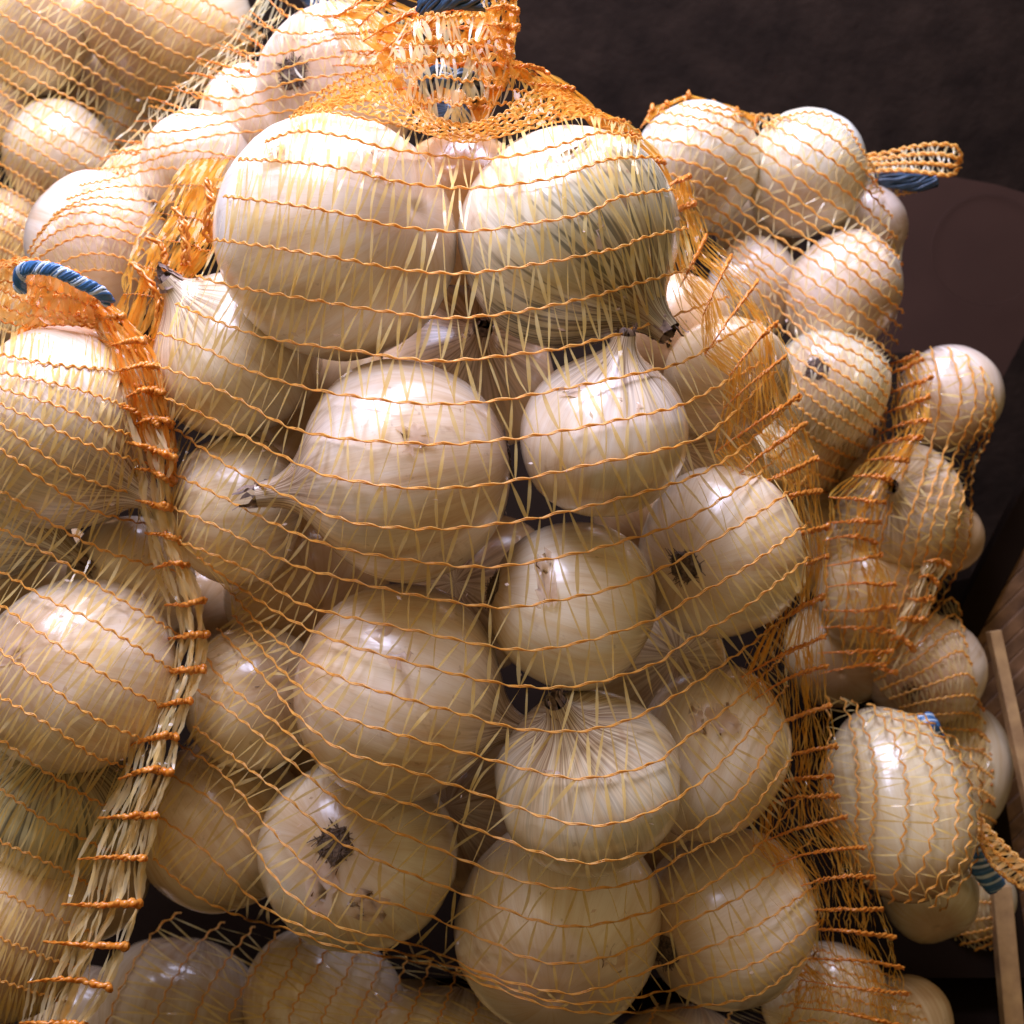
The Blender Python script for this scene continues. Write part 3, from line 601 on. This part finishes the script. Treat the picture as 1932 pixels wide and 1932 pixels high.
fold(bagB, [((160,592),(215,612)),((190,640),(262,668)),((202,716),(285,742)),((216,763),(305,806)),((240,834),(318,858)),((253,886),(325,908)),((270,945),(325,958)),((288,1009),(336,1023)),((298,1073),(355,1070)),((312,1141),(388,1131)),((326,1205),(391,1195)),((308,1272),(378,1262)),((286,1341),(361,1324)),((250,1405),(344,1391)),((228,1469),(326,1455)),((196,1543),(297,1543)),((158,1621),(272,1621)),((128,1705),(261,1702)),((94,1776),(245,1779)),((68,1854),(207,1864)),((40,1930),(165,1938)),((20,2000),(120,2010))],
     [.495,.485,.50,.51,.49,.48,.48], [.50,.485,.495,.50,.48,.475,.475], bulge=.006, ncol=11, layers=2, jit=.005, mat=M_CLEAR, rr=.00075, drop=.08, tw=(.0008, .0022))
fold(bagB, [((150,560),(205,575)),((205,600),(235,598)),((215,650),(275,640)),((225,700),(300,690)),((245,750),(312,745)),((270,800),(322,800)),((290,850),(326,850)),((300,900),(328,905))], [.49,.48,.49], [.495,.485,.495], bulge=.005, ncol=14, layers=3, jit=.006, rr=.0007, strands=4, mat=M_ORANGE)
# its neck, tied with twisted blue film
loop_net(bagB, [[(-20,500,.50),(40,488,.49),(110,500,.485),(170,530,.488),(215,575,.50)],[(-20,515,.495),(40,498,.485),(110,512,.478),(165,545,.482),(210,592,.495)],[(0,545,.50),(50,570,.49),(110,590,.484),(160,600,.486),(205,612,.495)],[(-20,600,.50),(50,615,.492),(110,612,.486),(160,615,.488),(205,625,.495)]], 7, 13, mat=M_TAPE2, cordmat=M_RIB, amp=3, layers=2, jit=.003, tw=(.001, .0024))
fold(bagB, [((50,520),(150,520)),((55,560),(190,570)),((70,600),(200,605)),((30,640),(200,630))], [.505,.50], [.505,.50], bulge=-.004, ncol=22, layers=3, jit=.006, tw=(.001, .003), rr=.0005, mat=M_ORANGE)
tie(bagB, [(38,550,.484),(40,512,.478),(70,505,.474),(110,512,.472),(150,532,.473),(190,552,.477),(206,572,.482)], r=.0019, turns=6, flat=.35)

# ================================================================== BAG BEHIND, LEFT OF THE NECK
Dl = []; GD = 'onions in the net bag behind the front bag'
on = lambda *a, **k: onion(Dl, *a, group=GD, **k)
on('bright onion with a dark stubby root, left of the front bag neck', 630, 178, 160, .585, (.40, .02, -.90), neck=False, tint=(1.0, .95, .92))
on('bright onion above the fold ribs at the left shoulder of the front bag', 378, 325, 114, .590, (.2, .7, -.5), neck=False, root=False, tint=(1.0, .96, .9))
on('bright flat onion directly above the blue tie of the left edge bag', 190, 472, 138, .588, (-.7, .3, -.4), neck=False, root=False, asp=1.05, tint=(1.0, .93, .88))
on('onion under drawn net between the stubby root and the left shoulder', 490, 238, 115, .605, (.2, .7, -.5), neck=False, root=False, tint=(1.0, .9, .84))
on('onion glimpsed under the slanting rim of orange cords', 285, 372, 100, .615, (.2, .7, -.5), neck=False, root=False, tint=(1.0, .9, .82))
DR = [[(495,-20),(600,30),(700,20),(770,20)],[(415,86),(500,110),(640,75),(745,90)],[(314,165),(420,196),(560,160),(720,140)],[(223,263),(300,262),(420,240),(600,210),(700,200)],[(162,337),(236,325),(330,300),(430,330),(500,330)],[(110,392),(180,368),(270,372),(370,370),(430,380)],[(54,472),(94,412),(170,395),(250,418),(320,450),(400,450)],[(40,520),(90,470),(160,440),(240,452),(290,480),(370,520)],[(40,580),(100,540),(170,510),(240,520),(300,560)]]
rows = between(DR, 18)
bagD = bag_root('orange net bag with a slanting rim of cords, behind the front bag on the left', 300, 600, .66)
DD = Drape(rows, Dl, .66)
net(bagD, rows, DD, 22, M_CLEAR, edge=.35, amp=1.6, tw=(.0005, .0012), skew=.2, cr=.00028)
rim = [((509,-5),(590,62)),((482,25),(562,92)),((449,56),(530,108)),((415,86),(492,142)),((381,111),(470,140)),((354,138),(450,168)),((314,165),(420,196)),((290,187),(398,230)),((263,229),(345,240)),((223,263),(310,266)),((192,299),(290,290)),((162,337),(250,325)),((132,368),(200,362)),((95,415),(140,398)),((58,470),(95,440))]
fold(bagD, rim, [.60,.60,.60], [.578,.578,.578], bulge=.0, ncol=9, layers=1, jit=.002, rr=.00045, mat=M_CLEAR, ripple=.001, strands=2)
fold(bagD, [((590,-20),(640,-10)),((600,30),(700,10)),((620,62),(740,60)),((650,95),(750,100)),((640,125),(735,135))], [.57,.55], [.53,.51], bulge=.004, ncol=16, layers=2, jit=.004, rr=.0005, strands=3, mat=M_CLEAR)
tie(bagD, [(595,-15,.60),(610,5,.598),(625,15,.597),(650,5,.60)], r=.006, turns=1, plain=True)

# ================================================================== BAG AT THE TOP LEFT
Cc = []; GC = 'onions in the net bag at the top left'
on = lambda *a, **k: onion(Cc, *a, group=GC, **k)
on('onion in the very top left corner', 55, 40, 128, .690, (-.5, .3, -.7), neck=False, root=False, tint=(.98, .93, .75))
on('large brownish onion at the top, second from the left corner', 315, 45, 160, .690, (.5, .5, -.6), neck=False, root=False, tint=(.95, .82, .62))
on('onion cut by the left picture edge, second down from the corner', -10, 200, 90, .705, (.9, .1, .3), neck=False, root=False, tint=(1, .9, .75))
on('onion seen through stretched net left of the slanting rim', 118, 305, 112, .700, (.4, .7, -.5), neck=False, root=False, tint=(1.0, .95, .82))
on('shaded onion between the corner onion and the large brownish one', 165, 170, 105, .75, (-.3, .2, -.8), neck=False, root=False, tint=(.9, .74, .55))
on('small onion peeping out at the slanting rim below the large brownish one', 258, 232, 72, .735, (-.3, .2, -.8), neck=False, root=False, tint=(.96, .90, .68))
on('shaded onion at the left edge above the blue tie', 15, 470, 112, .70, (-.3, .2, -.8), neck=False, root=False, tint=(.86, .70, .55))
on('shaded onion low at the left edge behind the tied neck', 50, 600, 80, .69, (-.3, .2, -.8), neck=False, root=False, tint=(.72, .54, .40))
CR = [[(220,-60),(320,-30),(420,20),(500,70)],[(100,-50),(230,20),(350,90),(460,120)],[(0,-20),(108,57),(220,130),(340,190)],[(-60,60),(0,101),(120,165),(260,235)],[(-60,140),(0,180),(110,260),(230,330)],[(-60,230),(0,262),(80,310),(180,380)],[(-60,320),(0,360),(60,395),(130,440)],[(-60,400),(0,425),(40,450),(90,490)],[(-60,500),(0,520),(40,540),(80,570)],[(-60,600),(0,620),(50,640),(90,650)]]
rows = between(CR, 24)
bagC = bag_root('net bag of onions in the top left corner, stretched net over dark gaps', 60, 640, .76)
net(bagC, rows, Drape(rows, Cc, .745), 22, M_TAPE, edge=.2, amp=2, tw=(.0006, .0015), twist=False, cr=.00036)

# ================================================================== BAG AT THE RIGHT, IN FRONT OF THE WALL
E = []; GE = 'onions in the pale net bag at the upper right'
on = lambda *a, **k: onion(E, *a, group=GE, **k)
on('bright white onion at the upper right, touching the front bag', 1312, 318, 124, .640, (.1, .6, -.7), neck=False, root=False, tint=(.94, 1.0, .95))
on('topmost bright onion against the dark wall', 1522, 328, 120, .645, (.3, .7, -.5), neck=False, root=False, asp=.98, tint=(.94, 1.0, .94))
on('onion at the outer rim of the upper right bag, below the net loop', 1590, 550, 117, .640, (-.5, .6, -.5), neck=False, root=False, tint=(1.0, .96, .92))
on('onion half hidden behind the front bag fold, upper right', 1418, 548, 98, .655, (-.5, .3, -.5), neck=False, root=False, tint=(1.0, .97, .92))
on('cream onion with a brown root scar facing out, upper right bag', 1564, 730, 115, .635, (.42, -.22, -.86), neck=False, tint=(.95, 1.0, .88), asp=.98)
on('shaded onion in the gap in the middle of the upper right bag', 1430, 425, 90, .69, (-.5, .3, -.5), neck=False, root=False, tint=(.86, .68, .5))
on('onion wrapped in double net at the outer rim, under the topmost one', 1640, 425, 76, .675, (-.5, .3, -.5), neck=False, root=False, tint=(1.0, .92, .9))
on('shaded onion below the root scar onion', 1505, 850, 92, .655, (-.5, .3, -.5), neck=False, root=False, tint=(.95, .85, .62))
ER = [[(1440,238),(1480,222),(1530,212),(1590,232),(1625,280),(1650,320)],[(1300,188),(1390,215),(1440,240),(1540,300),(1610,350),(1692,430)],[(1215,225),(1320,240),(1420,300),(1540,400),(1620,450),(1700,520)],[(1225,300),(1331,330),(1430,400),(1540,470),(1620,530),(1705,600)],[(1250,380),(1340,410),(1440,490),(1550,570),(1630,620),(1690,670)],[(1300,450),(1400,500),(1470,560),(1550,640),(1630,680),(1675,730)],[(1400,580),(1470,640),(1540,690),(1600,730),(1650,770),(1672,790)],[(1430,690),(1490,720),(1550,770),(1600,800),(1640,825),(1655,830)],[(1440,800),(1490,820),(1540,850),(1580,870),(1610,880),(1625,880)],[(1450,900),(1500,910),(1540,925),(1560,930),(1580,930),(1590,925)]]
rows = between(ER, 23)
bagE = bag_root('pale yellow net bag of onions at the upper right against the dark wall', 1500, 900, .70)
DE = Drape(rows, E, .69)
net(bagE, rows, DE, 21, M_CLEAR, edge=.35, amp=2.2, tw=(.0006, .0015), skew=.35, cr=.00036)
loop_net(bagE, [[(1600,285,.665),(1650,292,.665),(1700,282,.66),(1760,272,.655),(1805,278,.655),(1812,300,.66)],[(1610,305,.66),(1655,305,.658),(1710,300,.652),(1765,300,.648),(1800,305,.648),(1814,302,.66)],[(1625,325,.658),(1665,322,.654),(1715,322,.648),(1760,328,.646),(1795,330,.648),(1810,316,.658)]], 4, 12, mat=M_CLEAR, amp=1.5, skew=.1, tw=(.0008, .0016), cr=.0006)
loop_net(bagE, [[(1640,370,.675),(1670,372,.672),(1710,365,.67),(1745,358,.67)],[(1650,350,.675),(1680,350,.672),(1715,348,.67),(1750,345,.67)]], 2, 10, mat=M_TAPE2, amp=1.5, tw=(.0008, .0018))
tie(bagE, [(1625,330,.672),(1660,336,.669),(1700,342,.667),(1735,345,.667),(1765,336,.668)], r=.0034, turns=.6, flat=.25, plain=True)
fold(bagE, [((1212,238),(1235,205)),((1240,215),(1262,190)),((1290,205),(1300,182)),((1335,212),(1350,190)),((1385,225),(1395,208)),((1425,245),(1432,225))], [.645,.645], [.65,.65], bulge=.003, ncol=7, layers=3, rr=.0005)
fold(bagE, [((1640,300),(1660,300)),((1655,350),(1672,345)),((1672,400),(1690,396)),((1682,450),(1698,446)),((1688,500),(1702,498)),((1690,545),(1704,542))], [.66,.655], [.675,.675], bulge=.002, ncol=6, layers=2, rr=.00045, mat=M_CLEAR)

# ================================================================== BAG AT THE RIGHT EDGE, MIDDLE
Ff = []; GG = 'onions in the net bag at the right edge'
on = lambda *a, **k: onion(Ff, *a, group=GG, **k)
on('onion bulging out at the far right below the brown board', 1790, 748, 102, .665, (-.3, .8, -.3), neck=False, root=False, asp=1.0, tint=(.92, .82, .76))
on('onion wrapped in folded net below the bulging one', 1692, 955, 118, .655, (-.3, .2, .8), neck=True, root=False, asp=1.0, tint=(.95, .88, .74))
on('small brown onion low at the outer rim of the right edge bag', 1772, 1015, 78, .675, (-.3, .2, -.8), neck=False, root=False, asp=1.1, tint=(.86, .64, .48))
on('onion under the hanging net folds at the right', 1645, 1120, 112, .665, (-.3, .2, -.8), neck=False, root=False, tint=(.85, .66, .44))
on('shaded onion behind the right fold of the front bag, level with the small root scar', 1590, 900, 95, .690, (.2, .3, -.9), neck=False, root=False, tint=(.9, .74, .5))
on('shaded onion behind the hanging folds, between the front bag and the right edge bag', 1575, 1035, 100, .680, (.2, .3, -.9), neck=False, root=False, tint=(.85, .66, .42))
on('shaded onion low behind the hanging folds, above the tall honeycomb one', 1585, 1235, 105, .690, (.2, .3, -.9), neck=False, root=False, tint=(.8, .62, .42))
FR = [[(1668,700),(1660,800),(1620,900),(1575,960),(1560,1050),(1560,1200)],[(1700,665),(1705,760),(1680,880),(1640,980),(1620,1080),(1600,1230)],[(1745,655),(1760,760),(1732,902),(1700,1000),(1680,1100),(1640,1240)],[(1790,655),(1813,747),(1779,860),(1740,980),(1715,1090),(1670,1235)],[(1835,672),(1850,760),(1813,850),(1779,940),(1750,1060),(1700,1220)],[(1868,710),(1872,780),(1835,860),(1808,950),(1785,1060),(1730,1190)],[(1880,760),(1868,820),(1836,890),(1832,975),(1820,1050),(1765,1150)]]
rows = between(FR, 9)
bagR = bag_root('net bag of onions at the right edge under the brown board, hanging net folds', 1700, 1250, .70)
net(bagR, rows, Drape(rows, Ff, .715), 20, M_TAPE, edge=0, amp=2, tw=(.0006, .0015), cr=.00036)
fold(bagR, [((1672,690),(1735,660)),((1671,713),(1742,679)),((1675,746),(1752,714)),((1672,780),(1752,750)),((1668,817),(1752,789)),((1660,840),(1742,827)),((1640,868),(1715,868)),((1612,898),(1685,915)),((1582,939),(1665,949)),((1575,986),(1655,989)),((1566,1020),(1665,1016)),((1570,1067),(1665,1050)),((1572,1107),(1688,1101)),((1557,1151),(1692,1151)),((1557,1185),(1688,1192)),((1560,1232),(1688,1229)),((1563,1270),(1665,1253))], [.655,.64,.60,.60,.61], [.635,.625,.615,.62,.63], bulge=.004, ncol=13, layers=2, jit=.003, rr=.0005, strands=3)
fold(bagR, [((1752,1060),(1790,1065)),((1740,1090),(1775,1098)),((1725,1130),(1762,1130)),((1705,1170),(1745,1175)),((1690,1210),(1725,1225)),((1660,1262),(1690,1270))], [.63,.625], [.64,.635], bulge=.003, ncol=7, layers=2, rr=.0007, mat=M_CLEAR)

# ================================================================== BAGS AT THE LOWER RIGHT
G = []; GL = 'onions in the net bag at the lower right'
on = lambda *a, **k: onion(G, *a, group=GL, **k)
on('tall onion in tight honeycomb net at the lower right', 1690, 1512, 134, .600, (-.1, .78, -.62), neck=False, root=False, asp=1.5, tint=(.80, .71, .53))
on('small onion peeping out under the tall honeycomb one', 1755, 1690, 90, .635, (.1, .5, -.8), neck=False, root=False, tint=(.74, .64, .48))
GR = [[(1560,1310),(1565,1400),(1570,1500),(1580,1600),(1600,1690)],[(1590,1315),(1612,1400),(1618,1500),(1612,1600),(1615,1690)],[(1610,1320),(1643,1410),(1651,1490),(1643,1590),(1640,1700)],[(1640,1325),(1690,1400),(1712,1499),(1702,1590),(1680,1705)],[(1670,1335),(1740,1415),(1766,1516),(1752,1601),(1710,1705)],[(1695,1340),(1785,1430),(1806,1516),(1793,1617),(1735,1705)],[(1715,1345),(1815,1430),(1830,1520),(1820,1620),(1755,1715)],[(1735,1345),(1835,1430),(1850,1520),(1840,1625),(1775,1720)]]
rows = np.stack([resample(r) for r in GR])
bagG = bag_root('net bag stretched in honeycomb over a tall onion, blue tie on its right', 1690, 1720, .64)
net(bagG, rows, Drape(rows, G, .632), 13, M_TAPE, edge=0, amp=5, skew=.1, tw=(.0006, .0012), cr=.00028)
loop_net(bagG, [[(1822,1520,.615),(1850,1545,.61),(1890,1590,.605),(1945,1640,.60)],[(1825,1545,.61),(1850,1590,.604),(1880,1640,.60),(1950,1690,.60)]], 3, 10, mat=M_TAPE2, amp=1.5, layers=2, jit=.003, cr=.0006, tw=(.001, .0022))
tie(bagG, [(1820,1568,.618),(1832,1600,.613),(1850,1635,.611),(1880,1672,.615)], r=.0040, turns=4, flat=.4)

I_ = []; GI = 'onions in the far net bag at the lower right'
on = lambda *a, **k: onion(I_, *a, group=GI, **k)
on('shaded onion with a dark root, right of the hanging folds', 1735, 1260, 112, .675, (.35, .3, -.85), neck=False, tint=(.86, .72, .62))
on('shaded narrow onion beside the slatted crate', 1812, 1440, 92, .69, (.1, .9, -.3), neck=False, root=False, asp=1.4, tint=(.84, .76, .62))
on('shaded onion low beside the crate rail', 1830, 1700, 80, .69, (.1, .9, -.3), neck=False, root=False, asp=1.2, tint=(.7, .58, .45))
IR = [[(1640,1250),(1720,1200),(1790,1130),(1815,1160)],[(1650,1290),(1730,1250),(1800,1200),(1828,1230)],[(1690,1330),(1760,1310),(1830,1300),(1850,1320)],[(1740,1370),(1790,1375),(1840,1380),(1868,1400)],[(1790,1440),(1820,1455),(1850,1460),(1876,1480)],[(1800,1540),(1830,1560),(1860,1570),(1880,1580)],[(1790,1640),(1820,1660),(1860,1670),(1884,1680)],[(1740,1730),(1790,1750),(1850,1745),(1886,1735)],[(1690,1790),(1750,1800),(1830,1790),(1884,1770)],[(1700,1850),(1750,1855),(1830,1830),(1880,1795)]]
rows = between(IR, 22)
bagI = bag_root('dim net bag beside the slatted crate, loose net sagging at its bottom', 1780, 1800, .72)
net(bagI, rows, Drape(rows, I_, .70), 14, M_CLEAR, edge=.2, amp=1.5, tw=(.0006, .0016), cr=.0004, twist=False)
fold(bagI, [((1800,1180),(1832,1215)),((1818,1260),(1846,1290)),((1828,1320),(1856,1348)),((1838,1380),(1868,1388)),((1842,1420),(1874,1424)),((1850,1455),(1876,1458)),((1855,1485),(1878,1488)),((1860,1515),(1880,1520))], [.665,.66], [.675,.67], bulge=.002, ncol=6, layers=2, rr=.00045, strands=2, mat=M_CLEAR)
tie(bagI, [(1742,1352,.628),(1756,1375,.624),(1766,1400,.628)], r=.0036, turns=2, flat=.4)

# ================================================================== BAGS UNDERNEATH
H = []; GH = 'onions in the net bag lying underneath'
on = lambda *a, **k: onion(H, *a, group=GH, **k)
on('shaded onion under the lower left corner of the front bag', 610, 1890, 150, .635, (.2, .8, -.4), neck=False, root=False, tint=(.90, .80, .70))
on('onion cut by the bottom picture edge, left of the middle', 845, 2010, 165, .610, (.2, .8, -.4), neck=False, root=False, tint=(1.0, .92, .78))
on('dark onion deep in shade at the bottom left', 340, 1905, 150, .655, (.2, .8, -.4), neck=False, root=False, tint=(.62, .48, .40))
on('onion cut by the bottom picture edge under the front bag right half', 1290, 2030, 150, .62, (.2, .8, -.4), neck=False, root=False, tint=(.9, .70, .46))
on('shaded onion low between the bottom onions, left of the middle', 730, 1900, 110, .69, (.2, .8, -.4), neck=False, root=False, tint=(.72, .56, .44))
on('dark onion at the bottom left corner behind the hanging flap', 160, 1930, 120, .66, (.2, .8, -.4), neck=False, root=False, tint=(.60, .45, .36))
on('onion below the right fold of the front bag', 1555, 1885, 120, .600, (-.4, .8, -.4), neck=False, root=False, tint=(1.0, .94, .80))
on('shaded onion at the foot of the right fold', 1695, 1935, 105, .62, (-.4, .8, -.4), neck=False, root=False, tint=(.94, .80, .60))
HR = [[(180,1990),(230,1860),(290,1760),(340,1720)],[(300,1990),(340,1880),(400,1790),(450,1745)],[(380,1990),(430,1880),(480,1800),(510,1750)],[(480,1990),(505,1900),(545,1830),(570,1765)],[(545,1990),(570,1900),(610,1840),(640,1780)],[(630,1990),(660,1910),(690,1850),(715,1790)],[(690,1990),(715,1920),(745,1870),(770,1800)],[(760,1990),(785,1930),(805,1880),(830,1810)],[(840,1990),(860,1940),(880,1895),(900,1840)],[(930,1990),(950,1950),(965,1920),(985,1870)],[(1100,1990),(1110,1960),(1120,1930),(1130,1895)],[(1300,1990),(1310,1960),(1330,1930),(1350,1890)],[(1460,1990),(1480,1950),(1500,1900),(1510,1850)]]
rows = between(HR, 17)
bagH = bag_root('shaded net bag lying underneath the front bag along the bottom', 700, 1990, .66)
net(bagH, rows, Drape(rows, H, .66), 11, M_TAPE, edge=0, amp=3, skew=.2, tw=(.0006, .0014))
HR2 = [[(1490,1800),(1540,1790),(1620,1820),(1700,1850)],[(1480,1850),(1540,1835),(1620,1865),(1740,1900)],[(1470,1900),(1540,1890),(1630,1915),(1760,1950)],[(1460,1970),(1540,1960),(1640,1975),(1770,2000)]]
rows = between(HR2, 7)
bagJ = bag_root('net bag at the bottom right under the fold of the front bag', 1600, 1990, .64)
net(bagJ, rows, Drape(rows, H, .64), 14, M_CLEAR, edge=.1, amp=2, tw=(.0006, .0014))

# ================================================================== BACKGROUND THINGS
# brown board leaning behind the right bags, a shallow ring pressed into it
def board():
    e = empty('brown_board', W(1800, 1000, .86)); tag(e, 'dark brown rounded board with a faint pressed ring, leaning behind the right bags', 'board')
    out = [(1560,420),(1640,355),(1720,330),(1800,334),(1880,348),(1960,372),(2040,402),(2050,420),(1990,530),(1932,636),(1880,735),(1825,840),(1770,930),(1640,960),(1560,900),(1540,700)]
    P = np.array([W(x, y, .80+.00003*(y-330)) for x, y in out]); n = len(P); nrm = -FWD
    c = P.mean(0); b = MB()
    inner = c+(P-c)*.5
    Vf = np.concatenate([P, inner, P-nrm*.006, c[None]])
    f = []
    for i in range(n):
        j = (i+1) % n
        f += [[i, j, n+j, n+i], [i, 2*n+i, 2*n+j, j], [n+i, n+j, 3*n, 3*n]]
    # caps as quads
    f = [q for q in f if q[2] != q[3]] + [[n+i, n+(i+1) % n, n+(i+2) % n, 3*n] for i in range(0, n, 2)]
    b.add(Vf, f); b.build('board_face', M_PANEL, e, smooth=False)
    a = np.linspace(0, 2*math.pi, 60); b = MB()
    b.tube(W(1862+105*np.cos(a), 470+105*np.sin(a), np.full(60, .7995)), .0002, 6); b.build('pressed_ring', M_PANEL, e)
board()
# slatted crate at the right edge
cr_ = empty('slatted_crate', W(1900, 1932, .72)); tag(cr_, 'wooden crate with dark slanting slats and a pale rail at the right edge', 'crate')
ux = DIR((1, 0, 0)); 
def bar(name, p0, p1, w, th, mat, parent):
    A = W(*p0); Bq = W(*p1); L = Bq-A; X = np.cross(L, -FWD); X /= np.linalg.norm(X); Z = np.cross(X, L/np.linalg.norm(L))
    b = MB(); b.box((A+Bq)/2, L, X*w, Z*th); return b.build(name, mat, parent, smooth=False, bevel=.0006)
bar('rail', (1874,1190,.675), (1962,1600,.660), .0062, .008, M_WOOD, cr_)
bar('rail', (1886,1670,.665), (1914,1980,.655), .0100, .008, M_WOOD, cr_)
for i in range(24):
    y = 1080+i*38
    bar('slat', (1800, y+95, .715+.0006*(i % 3)), (1990, y-90, .70+.0006*(i % 3)), .0075, .006, M_SLAT, cr_)
bar('back_board', (1780,1100,.74), (1990,2000,.73), .25, .004, M_STAND, cr_)
bar('top_rail', (1815,1190,.71), (1985,860,.70), .016, .010, M_STAND, cr_)
# crumpled black plastic in the lower right corner
b = MB(); g = 26; X, Y = np.meshgrid(np.linspace(1640, 1960, g), np.linspace(1780, 2000, g))
dz = .70+sum(rng.normal(0, .006)*np.sin(X*rng.uniform(.01, .06)+Y*rng.uniform(-.06, .06)+rng.uniform(0, 6)) for _ in range(9))
ii = (np.arange(g-1)[:, None]*g+np.arange(g-1)[None]).ravel(); Vp = W(X, Y, dz).reshape(-1, 3)
b.add(Vp, np.stack([ii, ii+g, ii+g+1, ii+1], -1)); o = b.build('plastic_sheet', M_BLACK, origin=Vp.mean(0)); tag(o, 'crumpled black plastic sheet in the lower right corner', 'plastic sheet')
m_ = o.modifiers.new('Solid', 'SOLIDIFY'); m_.thickness = .0006

# crumbs of dry skin caught in the nets
b = MB()
for D_, n, (x0, x1, y0, y1) in ((DF, 90, (380,1450,300,1850)), (DB, 25, (0,280,680,1700)), (DE, 12, (1280,1650,280,800)), (DD, 8, (150,600,100,450))):
    for i in range(n):
        x = rng.uniform(x0, x1); y = rng.uniform(y0, y1); d = float(D_(np.array(x), np.array(y)))
        if d > .57 and D_ is DF: continue
        c = W(x, y, d-.0012); s_ = rng.uniform(.0006, .0016); a = rng.normal(0, 1, 3); a /= np.linalg.norm(a); t2 = np.cross(a, rng.normal(0, 1, 3)); t2 /= np.linalg.norm(t2)
        b.add([c-a*s_, c+t2*s_*.6, c+a*s_*1.2, c-t2*s_*.5], [[0, 1, 2, 3]])
o = b.build('skin_crumbs', M_FLAKE, origin=W(900, 1000, .5)); tag(o, 'tiny pale crumbs of dry onion skin caught in the nets', 'skin crumbs', kind='stuff')

for o in bpy.data.objects:
    if '_o' in o: del o['_o']
